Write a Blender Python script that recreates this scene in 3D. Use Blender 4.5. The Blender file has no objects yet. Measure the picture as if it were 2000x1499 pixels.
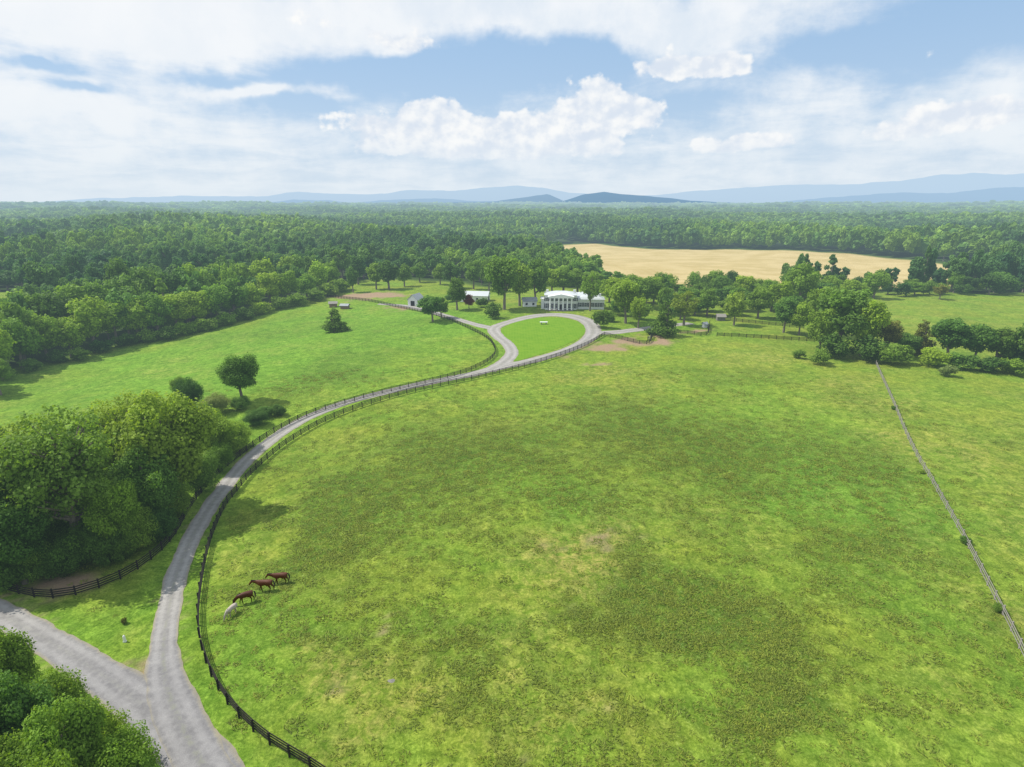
import bpy, math, random
import numpy as np
from mathutils import Vector, Matrix
from mathutils.geometry import delaunay_2d_cdt
random.seed(7); RNG=np.random.default_rng(11)
scene=bpy.context.scene
R=math.radians

# ------------------------------------------------------------------ image pixel to ground helpers
F=1165.0; PIT=R(16.8); CP,SP=math.cos(PIT),math.sin(PIT); CH=45.0
def sst(a,b,x):
    t=np.clip((x-a)/(b-a),0,1); return t*t*(3-2*t)
def H(x,y):
    x=np.asarray(x,float); y=np.asarray(y,float)
    z=1.2*np.exp(-((x-20)**2+(y-255)**2)/(2*55**2))
    z=z-8.0*np.exp(-((x+150)**2/(2*45**2)+(y-190)**2/(2*75**2)))
    z=z-3.0*np.exp(-((x+48)**2/(2*14**2)+(y-110)**2/(2*22**2)))
    z=z+0.45*np.sin(x/23+1)*np.sin(y/31)+0.25*np.sin(x/11-y/17)
    d=np.hypot(x,y); s=sst(330,800,d)
    z=z+s*(6*np.sin(x/230+.9)*np.cos(y/270+.4)+3.5*np.sin(x/107+y/150))
    z=z+sst(1500,4200,d)*(18+9*np.sin(x/700+1)*np.cos(y/900))
    return z
def ray(u,v):
    cx=(u-1000)/F; cy=(749.5-v)/F
    return np.array([cx,CP+cy*SP,-SP+cy*CP])
TT=np.geomspace(25,6000,4000)
def gp(u,v):
    """ground point hit by the camera ray through an image pixel"""
    d=ray(u,v)
    zz=CH+d[2]*TT-H(d[0]*TT,d[1]*TT)
    i=int(np.argmax(zz<0)) if (zz<0).any() else len(TT)-1
    a,b=TT[max(i-1,0)],TT[i]
    for _ in range(20):
        m=(a+b)/2
        if CH+d[2]*m-float(H(d[0]*m,d[1]*m))<0: b=m
        else: a=m
    return (d[0]*b,d[1]*b)
def hgt(x,y,vt):
    k=(749.5-vt)/F
    w=y*(k*CP-SP)/(CP+k*SP)
    return CH+w-float(H(x,y))
def depth(x,y,z=0): return y*CP-(z-CH)*SP

# ------------------------------------------------------------------ numpy noise
_perm=RNG.random((256,256))
def vnoise(x,y):
    xi=np.floor(x).astype(int); yi=np.floor(y).astype(int); fx=x-xi; fy=y-yi
    fx=fx*fx*(3-2*fx); fy=fy*fy*(3-2*fy)
    g=lambda a,b:_perm[a%256,b%256]
    return (g(xi,yi)*(1-fx)+g(xi+1,yi)*fx)*(1-fy)+(g(xi,yi+1)*(1-fx)+g(xi+1,yi+1)*fx)*fy
def fbm(x,y,o=5):
    s=0;a=.5;t=0
    for i in range(o):
        s=s+a*vnoise(x*2**i+17*i,y*2**i+31*i); t+=a; a*=.55
    return s/t
def sdist(px,py,poly):
    n=len(poly); d=np.full(px.shape,1e18); ins=np.zeros(px.shape,bool)
    for i in range(n):
        ax,ay=poly[i]; bx,by=poly[(i+1)%n]
        ex,ey=bx-ax,by-ay; L=ex*ex+ey*ey+1e-9
        t=np.clip(((px-ax)*ex+(py-ay)*ey)/L,0,1)
        d=np.minimum(d,(px-ax-t*ex)**2+(py-ay-t*ey)**2)
        c=(ay>py)!=(by>py)
        xc=ax+(py-ay)*(bx-ax)/((by-ay) if by!=ay else 1e-9)
        ins^=c&(px<xc)
    d=np.sqrt(d); return np.where(ins,d,-d)
def ldist(px,py,line):
    d=np.full(px.shape,1e18)
    for (ax,ay),(bx,by) in zip(line[:-1],line[1:]):
        ex,ey=bx-ax,by-ay; L=ex*ex+ey*ey+1e-9
        t=np.clip(((px-ax)*ex+(py-ay)*ey)/L,0,1)
        d=np.minimum(d,(px-ax-t*ex)**2+(py-ay-t*ey)**2)
    return np.sqrt(d)
def catmull(P,step):
    P=[np.array(p,float) for p in P]; Q=[2*P[0]-P[1]]+P+[2*P[-1]-P[-2]]; out=[]
    for i in range(1,len(Q)-2):
        L=np.linalg.norm(Q[i+1][:2]-Q[i][:2]); n=max(2,int(L/step*2))
        for k in range(n):
            t=k/n
            out.append(.5*((2*Q[i])+(-Q[i-1]+Q[i+1])*t+(2*Q[i-1]-5*Q[i]+4*Q[i+1]-Q[i+2])*t*t+(-Q[i-1]+3*Q[i]-3*Q[i+1]+Q[i+2])*t**3))
    out.append(P[-1]); out=np.array(out)
    s=np.concatenate([[0],np.cumsum(np.linalg.norm(np.diff(out[:,:2],axis=0),axis=1))])
    n=max(2,int(s[-1]/step)+1); ss=np.linspace(0,s[-1],n)
    return np.stack([np.interp(ss,s,out[:,k]) for k in range(out.shape[1])],1)

# ------------------------------------------------------------------ materials
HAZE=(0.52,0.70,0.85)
def haze_out(nt,sh,L=4200.0,mx=1.0,hc=HAZE):  # aerial haze painted in as pale-blue emission, stronger away from the origin
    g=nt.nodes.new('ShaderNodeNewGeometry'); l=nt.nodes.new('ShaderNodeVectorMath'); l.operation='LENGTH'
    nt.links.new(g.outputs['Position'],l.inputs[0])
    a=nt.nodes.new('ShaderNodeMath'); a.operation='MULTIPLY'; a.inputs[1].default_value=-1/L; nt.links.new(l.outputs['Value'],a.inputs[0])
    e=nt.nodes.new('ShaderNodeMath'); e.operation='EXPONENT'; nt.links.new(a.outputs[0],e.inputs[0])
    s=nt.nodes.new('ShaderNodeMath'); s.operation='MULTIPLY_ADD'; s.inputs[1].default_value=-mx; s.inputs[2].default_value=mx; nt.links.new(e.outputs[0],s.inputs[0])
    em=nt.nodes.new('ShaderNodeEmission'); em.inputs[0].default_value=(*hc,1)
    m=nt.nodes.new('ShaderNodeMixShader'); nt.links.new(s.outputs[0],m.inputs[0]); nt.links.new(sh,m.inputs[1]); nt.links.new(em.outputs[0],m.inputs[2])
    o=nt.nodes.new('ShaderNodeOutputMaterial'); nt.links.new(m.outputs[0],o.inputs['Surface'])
def newmat(name):
    m=bpy.data.materials.new(name); m.use_nodes=True; m.node_tree.nodes.clear()
    m.cycles.emission_sampling='NONE'
    return m,m.node_tree
def N(nt,t,**k):
    n=nt.nodes.new(t)
    for a,b in k.items(): setattr(n,a,b)
    return n
def math_(nt,op,a,b=None,c=None,clamp=False):
    n=nt.nodes.new('ShaderNodeMath'); n.operation=op; n.use_clamp=clamp
    for i,x in enumerate((a,b,c)):
        if x is None: continue
        if isinstance(x,(int,float)): n.inputs[i].default_value=x
        else: nt.links.new(x,n.inputs[i])
    return n.outputs[0]
def mixc(nt,f,a,b):
    n=nt.nodes.new('ShaderNodeMix'); n.data_type='RGBA'
    for s,x in ((n.inputs[0],f),(n.inputs[6],a),(n.inputs[7],b)):
        if isinstance(x,(int,float)): s.default_value=x
        elif isinstance(x,tuple): s.default_value=(*x,1)
        else: nt.links.new(x,s)
    return n.outputs[2]
def mulc(nt,a,b,f=1.0):
    n=nt.nodes.new('ShaderNodeMix'); n.data_type='RGBA'; n.blend_type='MULTIPLY'; n.inputs[0].default_value=f
    nt.links.new(a,n.inputs[6])
    if isinstance(b,tuple): n.inputs[7].default_value=(*b,1)
    else: nt.links.new(b,n.inputs[7])
    return n.outputs[2]
def noise(nt,vec,scale,detail=4,rough=.55,out='Fac',dist=0):
    n=nt.nodes.new('ShaderNodeTexNoise'); n.inputs['Scale'].default_value=scale; n.inputs['Detail'].default_value=detail
    n.inputs['Roughness'].default_value=rough; n.inputs['Distortion'].default_value=dist
    nt.links.new(vec,n.inputs['Vector']); return n.outputs[out]
def mrange(nt,x,a,b,c=0.,d=1.,smooth=True):
    n=nt.nodes.new('ShaderNodeMapRange'); n.interpolation_type='SMOOTHSTEP' if smooth else 'LINEAR'
    for i,v in enumerate((a,b,c,d)): n.inputs[i+1].default_value=v
    nt.links.new(x,n.inputs[0]); return n.outputs[0]
def attr(nt,name):
    n=nt.nodes.new('ShaderNodeAttribute'); n.attribute_name=name; return n.outputs['Fac']
def bsdf(nt,col,rough=.8,bump=None,bstr=.5,bdist=.1,spec=.2):
    b=nt.nodes.new('ShaderNodeBsdfPrincipled'); b.inputs['Roughness'].default_value=rough
    b.inputs['Specular IOR Level'].default_value=spec
    if isinstance(col,tuple): b.inputs['Base Color'].default_value=(*col,1)
    else: nt.links.new(col,b.inputs['Base Color'])
    if bump is not None:
        n=nt.nodes.new('ShaderNodeBump'); n.inputs['Strength'].default_value=bstr; n.inputs['Distance'].default_value=bdist
        nt.links.new(bump,n.inputs['Height']); nt.links.new(n.outputs[0],b.inputs['Normal'])
    return b.outputs[0]
def pos(nt): return nt.nodes.new('ShaderNodeNewGeometry').outputs['Position']

def simple(name,col,rough=.7,var=.25,scale=3.0,spec=.2,metal=0):
    m,nt=newmat(name); p=pos(nt); n=noise(nt,p,scale,3)
    c=mixc(nt,n,tuple(x*(1-var) for x in col),tuple(min(1,x*(1+var)) for x in col))
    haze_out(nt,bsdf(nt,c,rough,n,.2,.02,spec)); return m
M_white=simple('white_paint',(0.76,0.76,0.73),.6,.06)
M_trim=simple('white_trim',(0.8,0.8,0.78),.6,.04)
M_roofw=simple('pale_metal_roof',(0.52,0.54,0.55),.45,.08,.6)
M_roofg=simple('grey_roof',(0.30,0.32,0.33),.6,.2,.8)
M_glass=simple('window_glass',(0.03,0.04,0.05),.12,.2,1,.5)
M_dark=simple('dark_door',(0.03,0.03,0.028),.5)
M_fence=simple('black_fence_board',(0.022,0.018,0.015),.8,.4,2)
M_grey=simple('weathered_wood',(0.26,0.24,0.21),.9,.3,2)
M_stone=simple('stone',(0.20,0.19,0.17),.9,.3,2)
M_wood=simple('shed_wood',(0.22,0.15,0.10),.9,.3,2)
M_bark=simple('bark',(0.19,0.16,0.125),.95,.4,4)

def leafmat(name,base,tr=.35,objcol=True,posvar=.0,spread=1.):
    m,nt=newmat(name)
    t=attr(nt,'tint'); oi=N(nt,'ShaderNodeObjectInfo')
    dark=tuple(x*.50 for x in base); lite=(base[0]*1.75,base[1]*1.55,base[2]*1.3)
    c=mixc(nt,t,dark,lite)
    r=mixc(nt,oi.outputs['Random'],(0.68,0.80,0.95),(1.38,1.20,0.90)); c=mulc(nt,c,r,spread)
    if objcol: c=mulc(nt,c,oi.outputs['Color'])
    if posvar:
        n=noise(nt,pos(nt),.0045,2,.6); k=mrange(nt,n,.38,.62)
        r=mixc(nt,k,(0.60,0.72,0.90),(1.40,1.30,0.85)); c=mulc(nt,c,r,posvar)
    d=bsdf(nt,c,.65,spec=.2)
    tl=N(nt,'ShaderNodeBsdfTranslucent'); nt.links.new(mulc(nt,c,(1.3,1.3,.5)),tl.inputs[0])
    mx=N(nt,'ShaderNodeMixShader'); mx.inputs[0].default_value=tr; nt.links.new(d,mx.inputs[1]); nt.links.new(tl.outputs[0],mx.inputs[2])
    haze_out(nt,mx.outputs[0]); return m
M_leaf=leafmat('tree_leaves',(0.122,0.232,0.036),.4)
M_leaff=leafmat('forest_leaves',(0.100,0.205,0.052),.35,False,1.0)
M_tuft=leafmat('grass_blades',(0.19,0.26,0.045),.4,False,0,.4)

# ------------------------------------------------------------------ mesh helpers
def link(o): scene.collection.objects.link(o); return o
def mesh_np(name,V,Fc,mats,midx=None,smooth=False,tint=None,uv=None):
    me=bpy.data.meshes.new(name); V=np.asarray(V,np.float32)
    if isinstance(Fc,np.ndarray):
        nf,k=Fc.shape; me.vertices.add(len(V)); me.vertices.foreach_set('co',V.ravel())
        me.loops.add(nf*k); me.loops.foreach_set('vertex_index',Fc.ravel().astype(np.int32))
        me.polygons.add(nf); me.polygons.foreach_set('loop_start',np.arange(0,nf*k,k,dtype=np.int32))
        me.polygons.foreach_set('loop_total',np.full(nf,k,np.int32))
    else: me.from_pydata(V.tolist(),[],Fc)
    for m in mats: me.materials.append(m)
    if midx is not None: me.polygons.foreach_set('material_index',np.asarray(midx,np.int32))
    me.polygons.foreach_set('use_smooth',np.full(len(me.polygons),smooth))
    if tint is not None:
        a=me.attributes.new('tint','FLOAT','FACE'); a.data.foreach_set('value',np.asarray(tint,np.float32))
    me.update(calc_edges=True); return me
class MB:
    def __init__(s): s.v=[];s.f=[];s.m=[]
    def box(s,c,sz,rz=0,mi=0,ry=0):
        sx,sy,sz_=[a/2 for a in sz]; M=Matrix.Rotation(rz,3,'Z')@Matrix.Rotation(ry,3,'Y'); b=len(s.v)
        for x,y,z in ((-1,-1,-1),(1,-1,-1),(1,1,-1),(-1,1,-1),(-1,-1,1),(1,-1,1),(1,1,1),(-1,1,1)):
            s.v.append(tuple(Vector(c)+M@Vector((x*sx,y*sy,z*sz_))))
        for q in ((0,3,2,1),(4,5,6,7),(0,1,5,4),(1,2,6,5),(2,3,7,6),(3,0,4,7)): s.f.append([b+i for i in q]); s.m.append(mi)
    def tube(s,pts,rad,n=8,mi=0,cap=True):
        b=len(s.v); pts=[Vector(p) for p in pts]
        for i,p in enumerate(pts):
            t=(pts[min(i+1,len(pts)-1)]-pts[max(i-1,0)]).normalized()
            a=t.orthogonal().normalized(); c=t.cross(a)
            for k in range(n):
                an=2*math.pi*k/n; s.v.append(tuple(p+(a*math.cos(an)+c*math.sin(an))*rad[i]))
        for i in range(len(pts)-1):
            for k in range(n):
                s.f.append([b+i*n+k,b+i*n+(k+1)%n,b+(i+1)*n+(k+1)%n,b+(i+1)*n+k]); s.m.append(mi)
        if cap:
            s.f.append([b+k for k in range(n)][::-1]); s.m.append(mi)
            e=b+(len(pts)-1)*n; s.f.append([e+k for k in range(n)]); s.m.append(mi)
    def poly(s,vs,faces,mi=0):
        b=len(s.v); s.v+= [tuple(v) for v in vs]
        for f in faces: s.f.append([b+i for i in f]); s.m.append(mi)
    def obj(s,name,mats,parent=None,loc=(0,0,0),rz=0,smooth=False):
        me=mesh_np(name,s.v,s.f,mats,s.m,smooth); o=link(bpy.data.objects.new(name,me)); o.location=loc; o.rotation_euler[2]=rz
        if parent: o.parent=parent
        return o
def empty(name,loc,rz=0):
    o=link(bpy.data.objects.new(name,None)); o.location=loc; o.rotation_euler[2]=rz; o.empty_display_size=.5; return o

# ------------------------------------------------------------------ layout
px=lambda L:[gp(*p) for p in L]
road_px=[(-160,1120),(-60,1166),(0,1198),(90,1250),(190,1312),(275,1375),(335,1430),(400,1500),(445,1570),(480,1640)]
road_l=catmull([(*gp(*p),w) for p,w in zip(road_px,[3.1,3.2,3.3,3.4,3.7,4.2,4.6,4.7,4.6,4.4])],.8)
dw=[(478,1640,3.9),(443,1570,4.0),(402,1505,4.1),(366,1440,4.2),(338,1380,4.1),(322,1320,3.5),(320,1260,2.8),(330,1190,2.6),(348,1115,2.7),(384,1035,2.8),(430,963,2.9),(490,893,3.1),(570,833,3.2),(660,792,3.4),(760,765,3.6),(850,745,3.8),(920,732,3.9),(975,718,4.3),(1030,707,4.2),(1085,692,4.2),(1125,677,4.4),(1152,660,5.0),(1158,643,6.0),(1143,626,7.0),(1100,616,8.0),(1050,617,7.0),(1000,628,5.5),(966,641,5),(972,656,4.6),(992,673,4.4),(1000,690,4.4),(985,708,4.6),(955,725,4.4)]
drive_l=catmull([(*gp(u,v),w) for u,v,w in dw],.8)
lane1=catmull([(*gp(u,v),w) for u,v,w in [(968,643,5),(935,636,4),(900,626,4),(865,616,4),(830,606,4),(790,598,4),(740,594,3.5)]],1.5)
lane2=catmull([(*gp(u,v),w) for u,v,w in [(1150,650,5),(1190,650,5),(1240,645,5),(1300,637,5),(1350,632,4)]],1.5)
lawn=px([(975,655),(985,640),(1010,628),(1060,621),(1110,624),(1140,636),(1141,652),(1118,668),(1075,686),(1030,700),(1000,706),(1003,690),(996,672)])
main=px([(-900,1000),(-150,755),(0,722),(100,703),(230,675),(330,655),(420,635),(500,610),(600,583),(640,556),(760,545),(900,552),(960,562),(1050,560),(1150,566),(1260,570),(1350,572),(1480,566),(1560,575),(1720,572),(1900,574),(2100,574),(2600,590)])
main=main+[(900,-300),(-900,-300)]
wheat=px([(1030,489),(1060,482),(1110,478),(1160,476),(1220,483),(1320,488),(1420,487),(1520,489),(1650,495),(1800,510),(1890,524),(1945,546),(1850,560),(1700,566),(1500,566),(1350,571),(1260,568),(1190,558),(1120,530),(1080,508)])
f_l1=px([(-200,474),(60,476),(98,482),(96,491),(40,503),(-200,512)])
f_l2=px([(-200,568),(30,570),(48,590),(38,636),(-200,660)])
OPEN=[main,wheat,f_l1,f_l2]

# ------------------------------------------------------------------ ground
def axis(segs):
    out=[segs[0][0]]
    for a,b,s0,s1 in segs:
        x=a; L=b-a
        while x<b-1e-6:
            st=s0+(s1-s0)*(x-a)/L; x=min(b,x+st); out.append(x)
    return np.unique(np.round(out,4))
xp=axis([(0,150,1.0,1.0),(150,420,2.5,5),(420,1500,8,40),(1500,16000,60,1200)]); xs=np.unique(np.concatenate([-xp,xp]))
ys=np.unique(np.concatenate([-axis([(0,400,10,60),(400,16000,100,1500)]),axis([(0,20,4,2),(20,140,.9,.9),(140,330,1.4,1.8),(330,800,3.5,5),(800,3000,12,60),(3000,24000,100,1500)])]))
X,Y=np.meshgrid(xs,ys); Z=H(X,Y); nx,ny=len(xs),len(ys)
V=np.stack([X.ravel(),Y.ravel(),Z.ravel()],1)
i=np.arange(nx*ny).reshape(ny,nx); Fq=np.stack([i[:-1,:-1].ravel(),i[:-1,1:].ravel(),i[1:,1:].ravel(),i[1:,:-1].ravel()],1)
XX,YY=V[:,0],V[:,1]
def soft(poly,w=3,nz=3,sc=12):
    d=sdist(XX,YY,poly)+nz*(fbm(XX/sc,YY/sc)-.5)*2; return np.clip(.5+d/w,0,1)
m_wheat=soft(wheat,6,4,25)
m_open=np.maximum.reduce([soft(p,8,5,20) for p in OPEN])
WX=XX+(fbm(XX/8+3,YY/8+8,6)-.5)*14; WY=YY+(fbm(XX/8+60,YY/8+20,6)-.5)*16
def blob(u,v,ru,rv,w=1.,ang=0,warp=True):
    x0,y0=gp(u,v); x1,_=gp(u+ru,v); _,y1=gp(u,v-rv); rx=abs(x1-x0); ry=abs(y1-y0)
    dx,dy=(WX-x0,WY-y0) if warp else (XX-x0,YY-y0); c,s=math.cos(R(ang)),math.sin(R(ang)); a=dx*c+dy*s; b=-dx*s+dy*c
    return w*np.exp(-((a/rx)**2+(b/ry)**2))
n1=fbm(XX/9,YY/9); n2=fbm(XX/3.2+40,YY/3.2); n0=fbm(XX/26+12,YY/26)
dark=sum([blob(1300,1170,150,60,1.),blob(1430,1230,150,60,1.),blob(1550,1330,130,60,.8),blob(1230,1130,90,50,.6),blob(1380,880,190,80,.9),blob(1250,840,140,50,.6),blob(1700,900,130,60,.7),
 blob(800,940,190,110,.85),blob(650,1010,80,70,.8),blob(950,860,170,60,.6),blob(1680,1060,150,50,.75),blob(1600,1130,120,40,.5),blob(900,1230,150,60,.6),blob(700,690,80,40,.5),blob(1500,1400,260,60,.6),
 blob(640,740,90,30,.5),blob(620,1100,70,40,.5),blob(1450,740,150,30,.6),blob(1150,780,120,30,.5),blob(1130,970,120,40,.4),blob(500,650,120,20,.4),blob(950,1330,120,50,.5),blob(1750,800,80,40,.4)])
dark=np.clip(dark*1.1+(n1-.5)*.8+(n2-.5)*.8+(n0-.5)*.7-.04,0,1)
dry=sum([blob(1150,1060,130,50,1.0),blob(1150,1150,90,90,.6),blob(700,1300,140,50,.7),blob(640,1260,60,40,.6),blob(1050,1400,300,60,.5),blob(1000,1250,80,60,.5),blob(480,1060,50,60,.3),
 blob(1800,850,150,120,.5),blob(800,1420,200,50,.45),blob(1800,640,160,30,.4),blob(1300,1000,100,40,.3),blob(1500,700,160,20,.4),blob(300,720,80,30,.3),blob(1200,740,200,25,.4),blob(1900,1150,80,120,.3)])
dry=np.clip(dry+(fbm(XX/7+90,YY/7)-.5)*1.3,0,1)
lush=np.clip(sum([blob(700,650,250,60,1.),blob(300,720,300,60,.8),blob(500,690,200,60,.7),blob(1600,960,200,80,.8),blob(1150,960,160,60,.6),blob(1500,820,200,60,.4),blob(150,1230,200,60,.9),blob(370,1400,80,200,.7),blob(1850,1000,150,200,.3),blob(900,630,120,20,.8),blob(1300,640,120,15,.5)])+(fbm(XX/14+7,YY/14)-.5)*1.2,0,1)
dirt=sum([blob(1230,668,60,7,1.0),blob(1170,680,50,5,.9),blob(1290,662,24,7,1.2),blob(120,1142,55,22,1.3,0,False),blob(740,578,45,5,1.3),blob(690,577,40,5,1.0),blob(780,602,30,5,.8),blob(1155,1050,110,22,.42),blob(1150,712,30,4,.7),blob(285,1315,30,22,1.1,0,False),blob(245,1290,20,12,.7,0,False),
 blob(700,1250,45,14,.5),blob(650,1310,45,16,.55),blob(740,1195,30,9,.5),blob(1050,700,60,4,.6),blob(1340,648,30,4,1.),blob(1145,1110,10,60,.38),blob(960,1350,40,14,.45),blob(1110,1420,60,14,.42)])
def dl(line): return ldist(XX,YY,[tuple(p[:2]) for p in line[::3]])
droad=np.minimum(dl(road_l)-1.9,np.minimum(dl(drive_l)-1.6,np.minimum(dl(lane1)-2,dl(lane2)-2.5)))
dirt=np.clip(dirt+(n2-.5)*1.3*(dirt>.05)+np.clip(1-np.abs(droad)/.8,0,1)*(n2*.8),0,1)
dirt=np.clip((dirt-.30)*1.8,0,1)
mown=np.clip(1-(droad-.5)/3.5,0,1)
mown=np.maximum(mown,soft(lawn,2,.3))
g=mesh_np('ground',V,Fq,[],smooth=True)
for nme,a in dict(wheat=m_wheat,open=m_open,dark=dark,dry=dry,lush=lush,dirt=dirt,mown=mown).items():
    at=g.attributes.new(nme,'FLOAT','POINT'); at.data.foreach_set('value',a.astype(np.float32))
m,nt=newmat('pasture_grass'); p=pos(nt)
fine=noise(nt,p,3.6,4,.72); mid=noise(nt,p,.8,6,.70,dist=.8); big=noise(nt,p,.07,3,.6); sw=noise(nt,p,.26,5,.64,dist=1.6)
c=mixc(nt,mrange(nt,big,.35,.65),(0.200,0.258,0.028),(0.156,0.246,0.024))
c=mixc(nt,math_(nt,'MULTIPLY',attr(nt,'lush'),.8),c,(0.128,0.268,0.024))
dd=math_(nt,'MULTIPLY',attr(nt,'dry'),mrange(nt,mid,.35,.62)); c=mixc(nt,math_(nt,'MULTIPLY',dd,.75),c,(0.300,0.258,0.068))
dk=math_(nt,'MULTIPLY',attr(nt,'dark'),mrange(nt,mid,.38,.58,.22,1.)); c=mixc(nt,math_(nt,'MULTIPLY',dk,.95),c,(0.066,0.122,0.012))
hl=math_(nt,'MULTIPLY',mrange(nt,attr(nt,'dark'),.1,.6,.25,.85),mrange(nt,fine,.52,.70)); c=mixc(nt,math_(nt,'MULTIPLY',hl,.50),c,(0.270,0.340,0.105))
c=mixc(nt,math_(nt,'MULTIPLY',attr(nt,'mown'),.6),c,(0.145,0.268,0.024))
c=mulc(nt,c,mixc(nt,mrange(nt,sw,.34,.66),(0.72,0.78,0.76),(1.18,1.14,1.15)),.9)
c=mulc(nt,c,mixc(nt,mrange(nt,fine,.30,.70,0,1),(0.55,0.62,0.56),(1.45,1.36,1.45)),.75)
c=mulc(nt,c,mixc(nt,mrange(nt,mid,.34,.66,0,1),(0.68,0.74,0.65),(1.26,1.20,1.4)),.85)
sc=mixc(nt,fine,(0.22,0.145,0.085),(0.38,0.28,0.185)); c=mixc(nt,attr(nt,'dirt'),c,sc)
wc=mixc(nt,mrange(nt,noise(nt,p,.035,4,.6),.35,.65),(0.40,0.30,0.115),(0.53,0.41,0.20)); wc=mixc(nt,mrange(nt,mid,.3,.7,0,.5),wc,(0.36,0.285,0.12))
wv=N(nt,'ShaderNodeTexWave'); wv.inputs['Scale'].default_value=.05; wv.inputs['Distortion'].default_value=1.5; nt.links.new(p,wv.inputs['Vector']); wc=mixc(nt,math_(nt,'MULTIPLY',wv.outputs['Fac'],.25),wc,(0.44,0.37,0.17))
c=mixc(nt,attr(nt,'wheat'),c,wc)
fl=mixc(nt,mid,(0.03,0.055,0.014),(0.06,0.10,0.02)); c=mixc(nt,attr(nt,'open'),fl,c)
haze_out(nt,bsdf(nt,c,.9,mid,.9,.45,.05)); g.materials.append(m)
link(bpy.data.objects.new('ground',g))

# ------------------------------------------------------------------ roads
def ribbon(name,line,mat,lift,seg=8,jit=.35):
    n=len(line); P=line[:,:2]; T=np.gradient(P,axis=0); T/=np.linalg.norm(T,axis=1)[:,None]+1e-9; Nn=np.stack([-T[:,1],T[:,0]],1)
    s=np.arange(n)*.8; jl=(fbm(s/1.8,s*0+3)-.5)*2*jit; jr=(fbm(s/1.8+50,s*0+9)-.5)*2*jit
    Vs=[];A=[]
    for k in range(seg+1):
        t=k/seg*2-1; w=line[:,2]/2+np.where(t<0,jl,jr)*abs(t)**3
        q=P+Nn*(t*w)[:,None]; Vs.append(np.stack([q[:,0],q[:,1],H(q[:,0],q[:,1])+lift*(1 if abs(t)<.99 else .35)],1)); A.append(np.full(n,t))
    Vv=np.stack(Vs,1).reshape(-1,3); A=np.stack(A,1).ravel(); ii=np.arange(n*(seg+1)).reshape(n,seg+1)
    Fc=np.stack([ii[:-1,:-1].ravel(),ii[1:,:-1].ravel(),ii[1:,1:].ravel(),ii[:-1,1:].ravel()],1)[:,::-1]
    me=mesh_np(name,Vv,Fc,[mat],smooth=True); a=me.attributes.new('across','FLOAT','POINT'); a.data.foreach_set('value',A.astype(np.float32))
    return link(bpy.data.objects.new(name,me))
def roadmat(name,mid_):
    m,nt=newmat(name); p=pos(nt); n=noise(nt,p,1.4,5,.7); f=noise(nt,p,14,2,.7); pat=noise(nt,p,.35,3,.6)
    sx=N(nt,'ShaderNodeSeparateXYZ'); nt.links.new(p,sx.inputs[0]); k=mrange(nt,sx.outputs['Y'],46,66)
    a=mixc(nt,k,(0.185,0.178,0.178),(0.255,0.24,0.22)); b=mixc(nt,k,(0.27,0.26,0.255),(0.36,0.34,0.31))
    c=mixc(nt,mrange(nt,n,.3,.7),a,b); ac=math_(nt,'ABSOLUTE',attr(nt,'across'))
    tr=mrange(nt,math_(nt,'ABSOLUTE',math_(nt,'SUBTRACT',ac,.48)),.28,.05)
    c=mixc(nt,math_(nt,'MULTIPLY',tr,.5),c,mulc(nt,b,(1.2,1.2,1.2)))
    c=mixc(nt,math_(nt,'MULTIPLY',mrange(nt,math_(nt,'ADD',ac,math_(nt,'MULTIPLY',n,.4)),.95,1.25),.8),c,(0.30,0.26,0.16))
    c=mixc(nt,math_(nt,'MULTIPLY',mrange(nt,ac,.22,.0),mrange(nt,n,.42,.6,0,mid_)),c,(0.15,0.17,0.06))
    c=mulc(nt,c,mixc(nt,pat,(.75,.75,.76),(1.2,1.2,1.2)),.8)
    c=mixc(nt,mrange(nt,f,.35,.7,0,.35),c,mulc(nt,a,(.6,.6,.6)))
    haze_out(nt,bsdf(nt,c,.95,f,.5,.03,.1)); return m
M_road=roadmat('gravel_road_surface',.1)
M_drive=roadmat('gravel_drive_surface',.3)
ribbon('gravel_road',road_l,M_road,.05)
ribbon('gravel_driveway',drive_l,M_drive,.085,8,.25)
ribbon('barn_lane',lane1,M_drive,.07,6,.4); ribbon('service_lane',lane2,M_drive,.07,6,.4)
def sheet(name,poly,step,mat,lift):
    pl=catmull([(*p,0) for p in poly+[poly[0]]],1.5)[:-1,:2]
    mn,mxx=pl.min(0),pl.max(0); gx,gy=np.meshgrid(np.arange(mn[0],mxx[0],step),np.arange(mn[1],mxx[1],step)); gx=gx.ravel();gy=gy.ravel()
    k=sdist(gx,gy,pl.tolist())>step*.5; vs=[Vector(p) for p in pl]+[Vector(p) for p in zip(gx[k],gy[k])]
    r=delaunay_2d_cdt(vs,[],[list(range(len(pl)))],1,1e-4); v=np.array([tuple(q) for q in r[0]])
    me=mesh_np(name,np.stack([v[:,0],v[:,1],H(v[:,0],v[:,1])+lift],1),[list(f) for f in r[2]],[mat]); return link(bpy.data.objects.new(name,me))
m,nt=newmat('lawn_grass'); p=pos(nt); n=noise(nt,p,.5,4,.6); f=noise(nt,p,7,3,.7)
w=N(nt,'ShaderNodeTexWave'); w.inputs['Scale'].default_value=.32; w.inputs['Distortion'].default_value=.6; nt.links.new(p,w.inputs['Vector'])
c=mixc(nt,mrange(nt,n,.3,.7),(0.115,0.235,0.012),(0.160,0.275,0.018)); c=mixc(nt,math_(nt,'MULTIPLY',w.outputs['Fac'],.25),c,(0.18,0.30,0.03)); c=mixc(nt,mrange(nt,f,.3,.75,0,.35),c,(0.07,0.16,0.01))
haze_out(nt,bsdf(nt,c,.9,f,.4,.08,.05)); sheet('oval_lawn',lawn,2.5,m,.05)

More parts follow.
